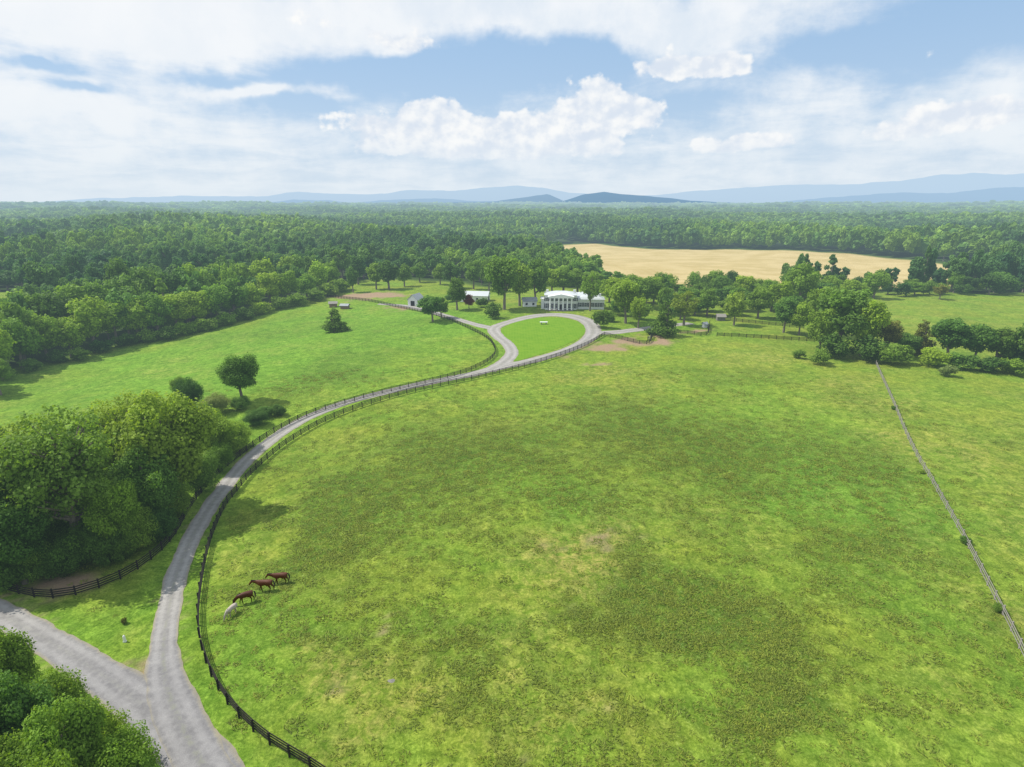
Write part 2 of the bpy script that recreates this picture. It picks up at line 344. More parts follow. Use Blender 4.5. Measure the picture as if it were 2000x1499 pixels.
# ------------------------------------------------------------------ fences
def fence(name,pxs,mat,sp=2.4,h=1.35,rails=(.32,.62,.92,1.22),pw=.14,rh=.14,jitter=0):
    L=catmull([(*gp(*p),0) for p in pxs],sp)
    b=MB(); P=[]
    for x,y,_ in L:
        z=float(H(x,y)); P.append(Vector((x,y,z))); b.box((x,y,z+h/2-.1),(pw,pw,h+.2+random.uniform(0,jitter)),random.uniform(-.1,.1))
    for a,c in zip(P[:-1],P[1:]):
        d=c-a; rz=math.atan2(d.y,d.x); ry=-math.atan2(d.z,math.hypot(d.x,d.y)); off=Vector((math.sin(rz),-math.cos(rz),0))*(pw/2+.025)
        for r in rails:
            m_=(a+c)/2+off; m_.z+=r+random.uniform(-jitter,jitter)*.3
            b.box(m_,(d.length,.045,rh),rz,0,ry+random.uniform(-jitter,jitter)*.03)
    return b.obj(name,[mat])
fence('board_fence',[(690,1560),(600,1499),(520,1450),(450,1383),(408,1310),(388,1230),(392,1150),(410,1062),(436,998),(455,970),(500,918),(560,868),(640,822),(740,785),(840,759),(940,738),(1040,713),(1110,690),(1150,673),(1180,656)],M_fence)
fence('board_fence',[(-80,1135),(0,1150),(60,1166),(110,1169),(160,1160),(240,1130),(300,1090),(340,1048),(382,978),(440,915),(520,856),(600,814),(700,782),(800,757),(880,738),(930,720),(962,700),(966,682),(948,660),(905,638),(860,620),(800,606),(740,593),(680,585),(630,579)],M_fence)
fence('board_fence',[(1180,656),(1215,664),(1262,673),(1275,658)],M_fence)
fence('board_fence',[(1316,650),(1345,653),(1380,655),(1386,632)],M_fence)
fence('board_fence',[(1380,622),(1470,632),(1570,642)],M_fence)
fence('board_fence',[(1400,657),(1480,661),(1590,668)],M_fence)
fence('split_rail_fence',[(1706,700),(1718,730),(1745,790),(1765,840),(1790,893),(1815,935),(1840,980),(1885,1060),(1930,1148),(1970,1225),(2000,1288),(2050,1390)],M_grey,3.0,1.25,(.4,.8,1.12),.13,.09,.15)
def gate(u,v,rz):
    x,y=gp(u,v); e=empty('farm_gate',(x,y,float(H(x,y))),rz)
    b=MB()
    for s in (-1.9,1.9): b.box((s,0,.75),(.22,.22,1.7))
    b.obj('gate_posts',[M_fence],e)
    b=MB()
    for z in (.35,.6,.85,1.1,1.3): b.box((0,.0,z),(3.56,.05,.08))
    b.box((0,-.06,.8),(3.6,.04,.08),0,0,.27); b.obj('gate_bars',[M_grey],e)
gate(1268,664,1.1); gate(1383,643,1.3)

# ------------------------------------------------------------------ trees
def tree_mesh(name,nl,leaf,kind='round',seed=0,trunk=True,mat=None,nlobe=34):
    r=np.random.default_rng(seed); b=MB()
    if kind=='round': cz,ax,az,lr=5.9,3.1,3.1,(.8,1.6)
    elif kind=='tall': cz,ax,az,lr=5.9,2.3,3.4,(.8,1.5)
    elif kind=='bush': cz,ax,az,lr=4.6,4.2,3.6,(1.2,2.3)
    elif kind=='sparse': cz,ax,az,lr=6.2,3.3,3.2,(.6,1.15)
    elif kind=='cedar': cz,ax,az,lr=5,2,4,(.6,1.)
    L=[]
    for k in range(nlobe):
        d=r.normal(size=3); d/=np.linalg.norm(d); rr=r.random()**.45
        if kind=='cedar':
            z=.6+9.0*(r.random()**1.3); w=(1-z/10.4)*3.0+.2; a=r.random()*6.28; q=r.random()**.5
            L.append((math.cos(a)*w*q,math.sin(a)*w*q,z,.45+.9*(1-z/10)))
        else:
            c=np.array([d[0]*ax*rr,d[1]*ax*rr,cz+d[2]*az*rr]); rad=r.uniform(*lr)*(1.1-.35*rr)
            if kind!='bush' and c[2]<3.2: c[2]+=1.0; c[:2]*=.8
            L.append((*c,rad))
    L=np.array(L)
    top=(L[:,2]+L[:,3]).max(); L[:,2]*=(10/top) 
    if trunk and kind!='bush':
        bend=r.normal(size=2)*.25; tr=[(0,0,-.3),(bend[0]*.3,bend[1]*.3,1.6),(bend[0],bend[1],3.6),(bend[0]*1.5,bend[1]*1.2,5.8),(bend[0]*1.2,bend[1]*1.6,8.0)]
        b.tube(tr,[.34,.26,.21,.13,.04],7)
        for k in range(0,len(L),1 if kind=='sparse' else 2):
            t=L[k]; z0=max(1.6,min(7,t[2]-r.uniform(.9,2.2))); s=Vector((bend[0]*z0/4,bend[1]*z0/4,z0)); e=Vector(t[:3]); mm=(s+e)/2+Vector((0,0,-.15))
            b.tube([s,mm,e],[.12,.075,.03],5)
    nb=len(b.v); fb=len(b.f)
    pr=L[:,3]**2; pr/=pr.sum(); li=r.choice(len(L),nl,p=pr)
    d=r.normal(size=(nl,3)); d/=np.linalg.norm(d,axis=1)[:,None]
    rr=L[li,3]*np.clip(1.04-.45*r.random(nl)**1.7+.13*r.normal(size=nl),.3,1.4)
    if kind=='cedar': d[:,2]*=.6
    P=L[li,:3]+d*rr[:,None]
    if kind=='bush': P[:,2]=np.maximum(P[:,2],.1)
    nn=d*.85+r.normal(size=(nl,3))*.5+np.array([0,0,.4]); nn/=np.linalg.norm(nn,axis=1)[:,None]
    a=np.cross(nn,r.normal(size=(nl,3))); a/=np.linalg.norm(a,axis=1)[:,None]; c=np.cross(nn,a)
    s=leaf*(.55+.9*r.random(nl)); s2=s*(.5+.5*r.random(nl))
    bend=nn*(s*.25*r.normal(size=nl))[:,None]
    q=np.stack([P+a*s[:,None]+bend,P+c*s2[:,None],P-a*s[:,None]*.8+bend,P-c*s2[:,None]],1).reshape(-1,3)
    V=np.concatenate([np.array(b.v).reshape(-1,3),q]) if nb else q
    fq=(np.arange(nl*4).reshape(nl,4)+nb)
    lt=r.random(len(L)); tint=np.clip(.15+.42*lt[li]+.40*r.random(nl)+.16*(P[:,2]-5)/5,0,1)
    faces=b.f+fq.tolist(); midx=[0]*fb+[1]*nl; tint=np.concatenate([np.zeros(fb),tint])
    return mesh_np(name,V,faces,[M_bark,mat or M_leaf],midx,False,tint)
NEAR={'round':[tree_mesh('near_tree',32000,.125,'round',s,nlobe=70) for s in (1,2,3)],
 'tall':[tree_mesh('near_tall',24000,.13,'tall',4,nlobe=60)],
 'sparse':[tree_mesh('near_sparse',17000,.115,'sparse',s,nlobe=95) for s in (5,6)],
 'bush':[tree_mesh('near_bush',24000,.15,'bush',s,nlobe=60) for s in (7,8)],
 'cedar':[tree_mesh('near_cedar',16000,.13,'cedar',9,nlobe=70)]}
MID={'round':[tree_mesh('mid_tree',5600,.25,'round',s,nlobe=44) for s in (11,12,13,14)],
 'tall':[tree_mesh('mid_tall',4800,.24,'tall',s,nlobe=44) for s in (15,16)],
 'sparse':[tree_mesh('mid_sparse',2600,.24,'sparse',17,nlobe=50)],
 'bush':[tree_mesh('mid_bush',2600,.38,'bush',s,nlobe=30) for s in (18,19)],
 'cedar':[tree_mesh('mid_cedar',3800,.23,'cedar',20,nlobe=60)]}
NM={'round':'maple_tree','tall':'oak_tree','sparse':'sycamore_tree','bush':'shrub','cedar':'cedar_tree'}
G=(1,1,1); BR=(1.3,1.22,.9); DK=(.60,.68,.75); YL=(1.45,1.25,1.3); PUR=(.9,.18,.8); BRN=(1.15,.72,.9); PALE=(1.6,1.15,2.4)
def tree(kind,u,vb,vt,w,col=G,near=None,name=None):
    x,y=gp(u,vb); h=max(.6,hgt(x,y,vt)); wm=w/F*depth(x,y)
    near=near if near is not None else depth(x,y)<150
    me=random.choice((NEAR if near else MID)[kind]); o=link(bpy.data.objects.new(name or NM[kind],me))
    o.location=(x,y,float(H(x,y))-.05); base={'round':8.6,'tall':7.0,'sparse':8.2,'bush':11.2,'cedar':6.0}[kind]
    s=wm/base; o.scale=(s,s*random.uniform(.9,1.1),h/10); o.rotation_euler[2]=random.uniform(0,6.28); o.color=(*col,1)
tree('cedar',655,648,598,44,DK,name='cedar_tree'); tree('round',474,786,690,96,(.60,.74,.7),True)
tree('bush',425,806,766,62,PALE,True); tree('bush',472,800,772,42,G,True); tree('bush',500,830,800,52,DK,True); tree('bush',545,812,790,34,DK,True); tree('bush',520,815,793,36,G,True); tree('bush',400,830,790,60,G,True); tree('bush',375,800,735,60,DK,True); tree('bush',350,770,735,36,G,True)
# near grove
tree('sparse',155,1095,800,240,YL,True); tree('round',345,1000,762,205,(1.15,1.08,1.2),True); tree('sparse',280,985,768,190,YL,True)
tree('round',305,1040,870,140,G,True); tree('round',240,1085,930,130,BR,True); tree('round',420,905,800,115,G,True); tree('bush',455,880,825,90,BR,True)
tree('round',25,1110,870,160,(.8,.85,.8),True); tree('round',50,1140,970,150,(.62,.72,.7),True); tree('round',-40,1130,900,180,DK,True); tree('round',95,1080,900,140,(.75,.85,.8),True)
tree('tall',225,1010,850,110,BR,True); tree('round',90,1000,830,130,G,True); tree('round',10,1000,850,130,G,True); tree('bush',130,1125,1050,100,DK,True); tree('bush',210,1100,1020,100,DK,True); tree('bush',345,1010,940,90,G,True); tree('bush',395,960,880,90,G,True)
tree('round',180,960,830,120,(.8,.9,.9),True); tree('round',-80,1010,860,140,G,True); tree('bush',270,1075,990,90,G,True); tree('sparse',110,1010,812,130,YL,True)
for a in [(20,1145,1065,110),(75,1130,1050,100),(160,1105,1020,110),(310,1055,980,80),(235,1095,1030,80),(180,1060,960,110),(120,1070,970,120),(260,1030,940,110),(40,1090,980,120),(430,920,860,70),(330,940,870,90)]: tree('bush',*a,random.choice([DK,DK,G,(.8,.88,.8)]),True)
for a in [('round',20,1420,1228,150,(.85,.92,.9)),('round',-60,1450,1260,180,DK),('bush',110,1470,1325,160,G),('round',60,1560,1330,190,G),('bush',190,1520,1390,160,BR),('round',150,1600,1375,190,(1.1,1.1,1)),('bush',255,1570,1430,150,(1.15,1.15,.9)),('round',-20,1600,1330,200,DK),('bush',205,1440,1395,50,DK),('bush',160,1420,1360,60,DK),('bush',240,1520,1465,60,PALE),('bush',30,1680,1450,200,G),('bush',130,1720,1480,180,G),('bush',305,1590,1480,80,G)]:
    tree(*a,near=True)
belt=[(-60,760,640,120),(-10,738,620,100),(45,722,622,90),(95,705,600,90),(140,700,610,80),(185,685,585,95),(230,672,590,80),(270,665,570,90),(310,660,575,80),(350,650,560,80),(390,642,560,70),(425,632,550,70),(460,622,545,70),(495,610,540,62),(530,600,530,60),(565,594,525,60),(600,584,520,56),(625,575,512,50),(650,566,505,44)]
for u,vb,vt,w in belt:
    tree('round' if random.random()<.75 else 'tall',u,vb,vt+random.randint(-8,14),w,random.choice([BR,BR,BR,(1.4,1.35,1)]))
    tree('bush',u+18,vb+4,vb-22,52,random.choice([G,DK,BR]),False)
for u,vb,vt,w in [(20,690,590,90),(110,672,560,90),(160,655,545,90),(250,640,530,90),(210,650,545,80),(300,630,525,80),(340,628,530,70),(380,615,520,70),(430,600,520,70),(470,590,512,66),(520,578,508,60),(570,565,498,56),(610,556,490,50),(245,620,500,70),(60,670,565,100)]:
    tree(random.choice(['round','round','tall']),u,vb,vt+random.randint(-6,10),w,random.choice([G,BR,BR,BR,DK]))
tree('sparse',2,772,700,60,G,True); tree('bush',0,860,830,30,G,True)
for a in [('round',845,628,577,62,(.85,.95,.9)),('round',862,622,580,40,G),('tall',893,606,540,48,DK),('round',916,604,575,26,PUR,),('bush',962,622,590,46,DK),('bush',940,600,582,30,DK),
 ('round',985,605,498,84,(1.05,1.05,1.)),('tall',1015,598,510,60,G),('round',1046,592,504,64,G),('tall',1100,576,520,60,G),('round',1078,576,524,56,BR),('tall',1128,575,524,50,G),('sparse',1152,608,532,44,(1.1,1.1,1.1)),
 ('round',1222,632,545,84,(1.2,1.15,1)),('round',1204,606,540,66,BR),('round',1260,600,540,70,G),('bush',1172,640,604,44,DK),('bush',1190,628,608,34,G),('round',1246,642,580,40,(1.2,1.15,1)),('cedar',1296,656,585,52,DK),
 ('sparse',1335,636,568,62,(1.15,.95,.9)),('round',1300,612,560,50,G),('tall',1380,618,562,46,G),('round',1433,636,570,58,YL),('round',1480,622,560,62,G),('round',1520,614,548,60,BR),('round',1560,606,512,72,(1.1,1.1,1)),('tall',1500,598,545,50,BR),
 ('round',1600,655,556,80,G),('round',1640,690,562,130,G),('round',1680,695,582,90,BR),('round',1600,690,600,70,G),('round',1700,680,590,70,G),('bush',1625,700,650,80,DK),('bush',1690,705,655,80,DK),('round',1440,608,560,50,BR),
 ('round',1410,600,560,50,G),('round',1340,598,560,56,BR),('tall',1530,650,580,50,G),('round',1560,655,590,56,BR),('cedar',1795,692,622,52,BRN),('round',1770,695,650,56,G),('round',1850,705,622,90,(.85,.92,.9)),('round',1900,708,632,70,G),('round',1945,712,640,70,DK),
 ('cedar',1985,715,628,60,DK),('round',2020,725,620,90,G),('bush',1740,712,672,80,G),('bush',1820,716,680,70,BR),('bush',1880,722,690,70,G),('bush',1930,726,696,70,DK),('bush',1980,732,700,70,BR),('round',2080,735,640,110,G),('bush',1850,735,712,40,PALE),
 ('round',1730,690,625,60,BRN),('sparse',1835,585,555,36,BRN),
 ('tall',760,566,508,50,DK),('tall',735,566,512,40,G),('tall',700,556,498,40,DK),('tall',690,572,520,30,G),('round',790,560,515,40,G),('round',880,562,510,44,DK),('round',860,556,515,36,G),('round',820,552,512,40,G),('tall',925,565,508,40,G),('round',955,570,505,50,DK),
 ('bush',880,590,574,30,G),('bush',830,612,600,20,DK),('round',1160,575,530,50,G),('round',1230,580,535,60,BR),('round',1280,575,540,56,G),('round',1190,590,545,56,BR)]:
    tree(*a)
# connected clumps east of the house
for k in range(34):
    u=1205+k*15+random.uniform(-7,7); vb=random.choice([584,592,600,608,616,624])
    tree(random.choice(['round','round','tall','bush']),u,vb,vb-random.choice([34,40,46,52]),random.uniform(46,62),random.choice([G,BR,G,DK,(1.15,1.12,1)]))
for k in range(44):
    u=1280+k*17+random.uniform(-8,8); vb=574+random.uniform(-5,10)-(4 if u>1700 else 0)
    tree(random.choice(['round','bush','round','bush']),u,vb,vb-random.choice([18,22,26,30,36,42]),random.uniform(34,54),random.choice([G,BR,DK,(1.1,1.1,1)]))
for u,v,s in [(1885,1062,24),(1950,1195,26),(1745,800,12),(1800,925,10),(1600,712,50),(1560,700,30)]: tree('bush',u,v,v-s*.6,s,G)

# ------------------------------------------------------------------ instanced masses
def instancer(name,pts,scl,rot,idx,col):
    me=bpy.data.meshes.new(name); me.vertices.add(len(pts)); me.vertices.foreach_set('co',np.asarray(pts,np.float32).ravel())
    a=me.attributes.new('scl','FLOAT_VECTOR','POINT'); a.data.foreach_set('vector',np.asarray(scl,np.float32).ravel())
    a=me.attributes.new('rot','FLOAT_VECTOR','POINT'); a.data.foreach_set('vector',np.asarray(rot,np.float32).ravel())
    a=me.attributes.new('pick','INT','POINT'); a.data.foreach_set('value',np.asarray(idx,np.int32))
    o=link(bpy.data.objects.new(name,me)); ng=bpy.data.node_groups.new(name,'GeometryNodeTree')
    ng.interface.new_socket('Geometry',in_out='INPUT',socket_type='NodeSocketGeometry'); ng.interface.new_socket('Geometry',in_out='OUTPUT',socket_type='NodeSocketGeometry')
    gi=ng.nodes.new('NodeGroupInput'); go=ng.nodes.new('NodeGroupOutput'); ci=ng.nodes.new('GeometryNodeCollectionInfo')
    ci.inputs['Collection'].default_value=col; ci.inputs['Separate Children'].default_value=True; ci.inputs['Reset Children'].default_value=True
    io=ng.nodes.new('GeometryNodeInstanceOnPoints'); io.inputs['Pick Instance'].default_value=True
    def na(n,t):
        q=ng.nodes.new('GeometryNodeInputNamedAttribute'); q.data_type=t; q.inputs['Name'].default_value=n; return q.outputs['Attribute']
    ln=ng.links.new; ln(gi.outputs[0],io.inputs['Points']); ln(ci.outputs[0],io.inputs['Instance'])
    ln(na('pick','INT'),io.inputs['Instance Index']); ln(na('rot','FLOAT_VECTOR'),io.inputs['Rotation']); ln(na('scl','FLOAT_VECTOR'),io.inputs['Scale']); ln(io.outputs[0],go.inputs[0])
    md=o.modifiers.new('scatter','NODES'); md.node_group=ng; return o
def coll(name,meshes):
    c=bpy.data.collections.new(name)
    for k,me in enumerate(meshes): c.objects.link(bpy.data.objects.new(f'{name}_{k:02d}',me))
    return c
FM=[tree_mesh('forest_mid',2600,.40,k,s,mat=M_leaff,nlobe=30) for k,s in (('round',31),('round',32),('tall',33),('sparse',34),('cedar',35))]
FF=[tree_mesh('forest_far',420,1.05,k,s,trunk=False,mat=M_leaff,nlobe=18) for k,s in (('round',41),('round',42),('tall',43),('round',44))]
cA=coll('forest_trees',FM); cB=coll('far_forest_trees',FF)
def scatter(r0,r1,sp):
    n=int(2*r1/sp); gx,gy=np.meshgrid(np.arange(n)*sp-r1,np.arange(int(r1/sp)+2)*sp)
    gx=gx.ravel()+RNG.uniform(-.45,.45,gx.size)*sp; gy=gy.ravel()+RNG.uniform(-.45,.45,gy.size)*sp
    d=np.hypot(gx,gy); k=(d>r0)&(d<=r1)&(np.abs(np.arctan2(gx,gy))<R(52)); gx,gy=gx[k],gy[k]
    o=np.full(gx.shape,-1e9)
    for p_ in OPEN: o=np.maximum(o,sdist(gx,gy,p_))
    k=o<-3; gx,gy=gx[k],gy[k]
    k=fbm(gx/60+5,gy/60+9,3)<.64; return gx[k],gy[k]
def forest(name,r0,r1,sp,hr,wr,col,nk,ced=None):
    x,y=scatter(r0,r1,sp); n=len(x); h=RNG.uniform(*hr,n)*(.6+.8*fbm(x/110,y/110)); w=RNG.uniform(*wr,n)/8.6
    idx=RNG.integers(0,nk,n)
    if ced is not None: idx=np.where(RNG.random(n)<.08,ced,RNG.integers(0,ced,n))
    instancer(name,np.stack([x,y,H(x,y)-.3],1),np.stack([w,w,h/10],1),np.stack([x*0,x*0,RNG.uniform(0,6.28,n)],1),idx,col); print(name,n)
forest('forest',130,620,8.5,(10,21),(8,15),cA,5,4)
forest('distant_forest',620,1200,9.5,(12,23),(10,17),cB,4)
forest('distant_forest',1200,2600,17,(14,26),(16,26),cB,4)
forest('distant_forest',2600,5200,42,(18,30),(40,60),cB,4)

def tuft(name,n,hh,sp,seed):
    r=np.random.default_rng(seed); V=[];
    for _ in range(n):
        a=r.random()*6.28; q=r.random()**.5*sp; x,y=math.cos(a)*q,math.sin(a)*q; w=.03+.03*r.random(); h=hh*(.4+.6*r.random()); l=r.normal(size=2)*hh*1.1
        px_,py_=-l[1],l[0]; ln_=math.hypot(px_,py_)+1e-6; px_,py_=px_/ln_*w,py_/ln_*w
        V+=[(x+px_,y+py_,0),(x-px_,y-py_,0),(x+l[0]*.6-px_,y+l[1]*.6-py_,h*.8),(x+l[0],y+l[1],h)]
    return mesh_np(name,V,np.arange(n*4).reshape(n,4),[M_bark,M_tuft],np.ones(n),False,r.random(n))
cT=coll('tufts',[tuft('tuft',26,.17,.50,1),tuft('tuft',34,.22,.75,2),tuft('tuft',14,.14,.35,3)])
def samp(arr,x,y):
    A=arr.reshape(ny,nx); ix=np.clip(np.searchsorted(xs,x),0,nx-1); iy=np.clip(np.searchsorted(ys,y),0,ny-1); return A[iy,ix]
n=200000; r_=36+ (170-36)*RNG.random(n)**1.25; t_=RNG.uniform(-R(48),R(48),n); x=r_*np.sin(t_); y=r_*np.cos(t_)
dens=.03+.55*samp(dark,x,y)**1.2*(.3+fbm(x/2.5,y/2.5,3))
k=(RNG.random(n)<dens*.45)&(samp(droad,x,y)>3.0)&(samp(mown,x,y)<.3); x,y=x[k],y[k]; n=len(x)
s=RNG.uniform(.5,1.2,n)
instancer('grass_tufts',np.stack([x,y,H(x,y)],1),np.stack([s,s,s*.9],1),np.stack([x*0,x*0,RNG.uniform(0,6.28,n)],1),RNG.integers(0,3,n),cT); print('tufts',n)

# ------------------------------------------------------------------ mansion
hx,hy=gp(1124,607); hz=float(H(hx,hy))-.1
house=empty('white_mansion',(hx,hy+5,hz),R(-4)); house.scale=(.84,.84,.84)
def part(b,name,mats): return b.obj(name,mats,house)
CX=-7.0
b=MB(); b.box((CX,2,3.6),(16,11,7.6)); b.box((-16,3,2.5),(2,8,5.2)); b.box((8,3,2.5),(14,9,5.2)); b.box((6,14,2.5),(13,9,5.2)); part(b,'walls',[M_white])
def hip(b,cx,cy,w,d,z,h,mi=0,ov=.5):
    w=w/2+ov;d=d/2+ov; rw=max(w-d*1.0,w*.1) if w>d else w*.1
    b.poly([(cx-w,cy-d,z),(cx+w,cy-d,z),(cx+w,cy+d,z),(cx-w,cy+d,z),(cx-rw,cy,z+h),(cx+rw,cy,z+h)],[(0,1,5,4),(1,2,5),(2,3,4,5),(3,0,4),(3,2,1,0)],mi)
b=MB(); hip(b,CX,2,16,11,7.45,1.5); hip(b,-16,3,2,8,5.13,.6); hip(b,8,3,14,9,5.13,1.6); hip(b,6,14,13,9,5.13,1.8); part(b,'roof',[M_roofw])
b=MB(); b.box((CX,-3.55,7.1),(16.3,.12,.5)); b.box((8.1,-1.56,4.8),(14,.12,.4)); part(b,'cornice',[M_trim])
b=MB(); b.box((CX,-5.5,.2),(12.5,4.2,.6)); 
for k in range(3): b.box((CX,-7.7-.35*k,.12-.02*k),(5,.35,.42-.14*k))
part(b,'portico_floor',[M_stone])
b=MB()
for k in range(6):
    x_=CX-5.4+k*2.16; b.tube([(x_,-7.1,.52),(x_,-7.1,3.2),(x_,-7.1,6.3)],[.36,.34,.28],12); b.box((x_,-7.1,.6),(.9,.9,.16)); b.box((x_,-7.1,6.35),(.85,.85,.14))
part(b,'columns',[M_trim])
b=MB(); b.box((CX,-5.4,6.8),(12.8,4.3,.75)); part(b,'entablature',[M_trim])
b=MB(); b.poly([(CX-6.6,-7.7,7.2),(CX+6.6,-7.7,7.2),(CX,-7.7,8.5),(CX-6.6,-1.5,7.2),(CX+6.6,-1.5,7.2),(CX,-1.5,8.5)],[(0,1,2),(1,4,5,2),(0,2,5,3),(3,5,4),(0,3,4,1)]); part(b,'pediment',[M_trim])
b=MB()
def win(x_,y_,z_,w=1.1,h=1.9):
    b.box((x_,y_-.04,z_),(w+.3,.1,h+.3),0,0); b.box((x_,y_-.07,z_),(w,.1,h),0,1); b.box((x_,y_-.13,z_),(.06,.04,h),0,0); b.box((x_,y_-.135,z_),(w,.04,.06),0,0)
    for s_ in(-1,1): b.box((x_+s_*(w/2+.42),y_-.05,z_),(.42,.1,h+.1),0,2)
for x_ in (-7.2,-4.3,-2.2,2.2,4.3,7.2):
    win(CX+x_,-3.5,2.0,1.2,2.3); win(CX+x_,-3.5,5.3,1.2,1.6)
win(CX,-3.5,5.3,1.3,1.5)
for x_ in (3.0,5.6,8.2,10.8,13.4): win(x_,-1.5,2.4,1.2,2.0)
part(b,'windows',[M_trim,M_glass,M_dark])
b=MB(); b.box((CX,-3.56,1.7),(2.2,.12,2.9),0,0); b.box((CX,-3.60,1.6),(1.2,.14,2.4),0,1); part(b,'front_door',[M_trim,M_dark])
b=MB()
for x_,y_,z_ in((CX-7,4,8.0),(CX+7,4,8.0),(13,4,6.2)): b.box((x_,y_,z_),(1.3,.9,2.4))
part(b,'chimneys',[M_white])
b=MB()
for x_ in np.arange(1.6,15.2,.5): b.box((x_,-1.9,5.5),(.1,.1,.8))
b.box((8.2,-1.9,5.95),(13.8,.16,.12)); part(b,'balustrade',[M_trim])

def gable(name,u,v,w,l,h,rh,rz,wall,roof,extras=True):
    x,y=gp(u,v); e=empty(name,(x,y,float(H(x,y))-.1),rz)
    b=MB(); b.poly([(-l/2,-w/2,0),(l/2,-w/2,0),(l/2,w/2,0),(-l/2,w/2,0),(-l/2,-w/2,h),(l/2,-w/2,h),(l/2,w/2,h),(-l/2,w/2,h),(-l/2,0,h+rh),(l/2,0,h+rh)],[(0,1,5,4),(1,2,6,9,5),(2,3,7,6),(3,0,4,8,7),(3,2,1,0)]); b.obj('walls',[wall],e)
    b=MB(); o=.4; q=rh*o/(w/2)
    for s in(-1,1):
        b.poly([(-l/2-o,s*(w/2+o),h-q+.03),(l/2+o,s*(w/2+o),h-q+.03),(l/2+o,0,h+rh+.03),(-l/2-o,0,h+rh+.03),(-l/2-o,s*(w/2+o),h-q+.15),(l/2+o,s*(w/2+o),h-q+.15),(l/2+o,0,h+rh+.16),(-l/2-o,0,h+rh+.16)],[(0,1,2,3),(4,5,6,7),(0,1,5,4),(1,2,6,5),(3,0,4,7)])
    b.obj('roof',[roof],e)
    if extras:
        b=MB(); n=max(2,int(l/3))
        for k in range(n): b.box((-l/2+(k+.5)*l/n,-w/2-.03,h*.5),(.9,.1,1.0))
        b.box((l/2+.03,0,1.2),(.1,w*.4,2.4)); b.box((-l/2-.03,0,1.2),(.1,w*.4,2.4)); b.obj('doors_and_windows',[M_dark],e)
    return e
gable('white_barn',928,588,7,13,3.0,1.6,R(-8),M_white,M_roofw)
gable('white_cottage',813,596,5,6.5,3.0,2.2,R(70),M_white,M_roofg)
gable('white_outbuilding',1034,598,4,6,2.6,1.3,R(5),M_white,M_roofg)
gable('run_in_shed',651,600,2.6,3.4,1.9,.7,R(15),M_wood,M_grey,False)
gable('run_in_shed',674,603,2.6,3.4,1.6,.6,R(-5),M_wood,M_roofg,False)
gable('well_house',1407,626,2.4,3,1.8,.8,R(-5),M_stone,M_grey,False)
gable('pump_house',1376,640,1.3,1.4,1.6,.5,R(20),M_white,M_roofg,False)
x,y=gp(1062,634); e=empty('stone_table',(x,y,float(H(x,y))+.05))
b=MB(); b.box((0,0,.85),(2.9,1.1,.14)); b.obj('top',[M_trim],e); b=MB(); b.box((-.9,0,.39),(.35,.7,.76)); b.box((.9,0,.39),(.35,.7,.76)); b.obj('pedestals',[M_stone],e)
x,y=gp(244,1254); e=empty('stone_marker',(x,y,float(H(x,y)))); b=MB(); b.box((0,0,.05),(.3,.26,.14)); b.tube([(0,0,.1),(0,0,.45),(0,0,.75),(0.02,0,.85)],[.15,.14,.12,.05],8); b.obj('marker_post',[M_white],e)
tree('bush',243,1219,1206,13,BRN,True); 
def rock(u,v,r0,seed):
    rr=np.random.default_rng(seed); x,y=gp(u,v); b=MB(); V=[];n=9
    for i in range(5):
        ph=-.3+i*.45
        for k in range(n):
            a=6.28*k/n; q=r0*math.cos(ph)*rr.uniform(.8,1.2); V.append((q*math.cos(a)*1.5,q*math.sin(a),r0*.35*math.sin(ph)*rr.uniform(.8,1.1)))
    fs=[(i*n+k,i*n+(k+1)%n,(i+1)*n+(k+1)%n,(i+1)*n+k) for i in range(4) for k in range(n)]+[tuple(4*n+k for k in range(n))]
    b.poly(V,fs); b.obj('field_rock',[M_stone],None,(x,y,float(H(x,y))-.08))
rock(765,1330,.36,1); rock(748,1333,.2,2)

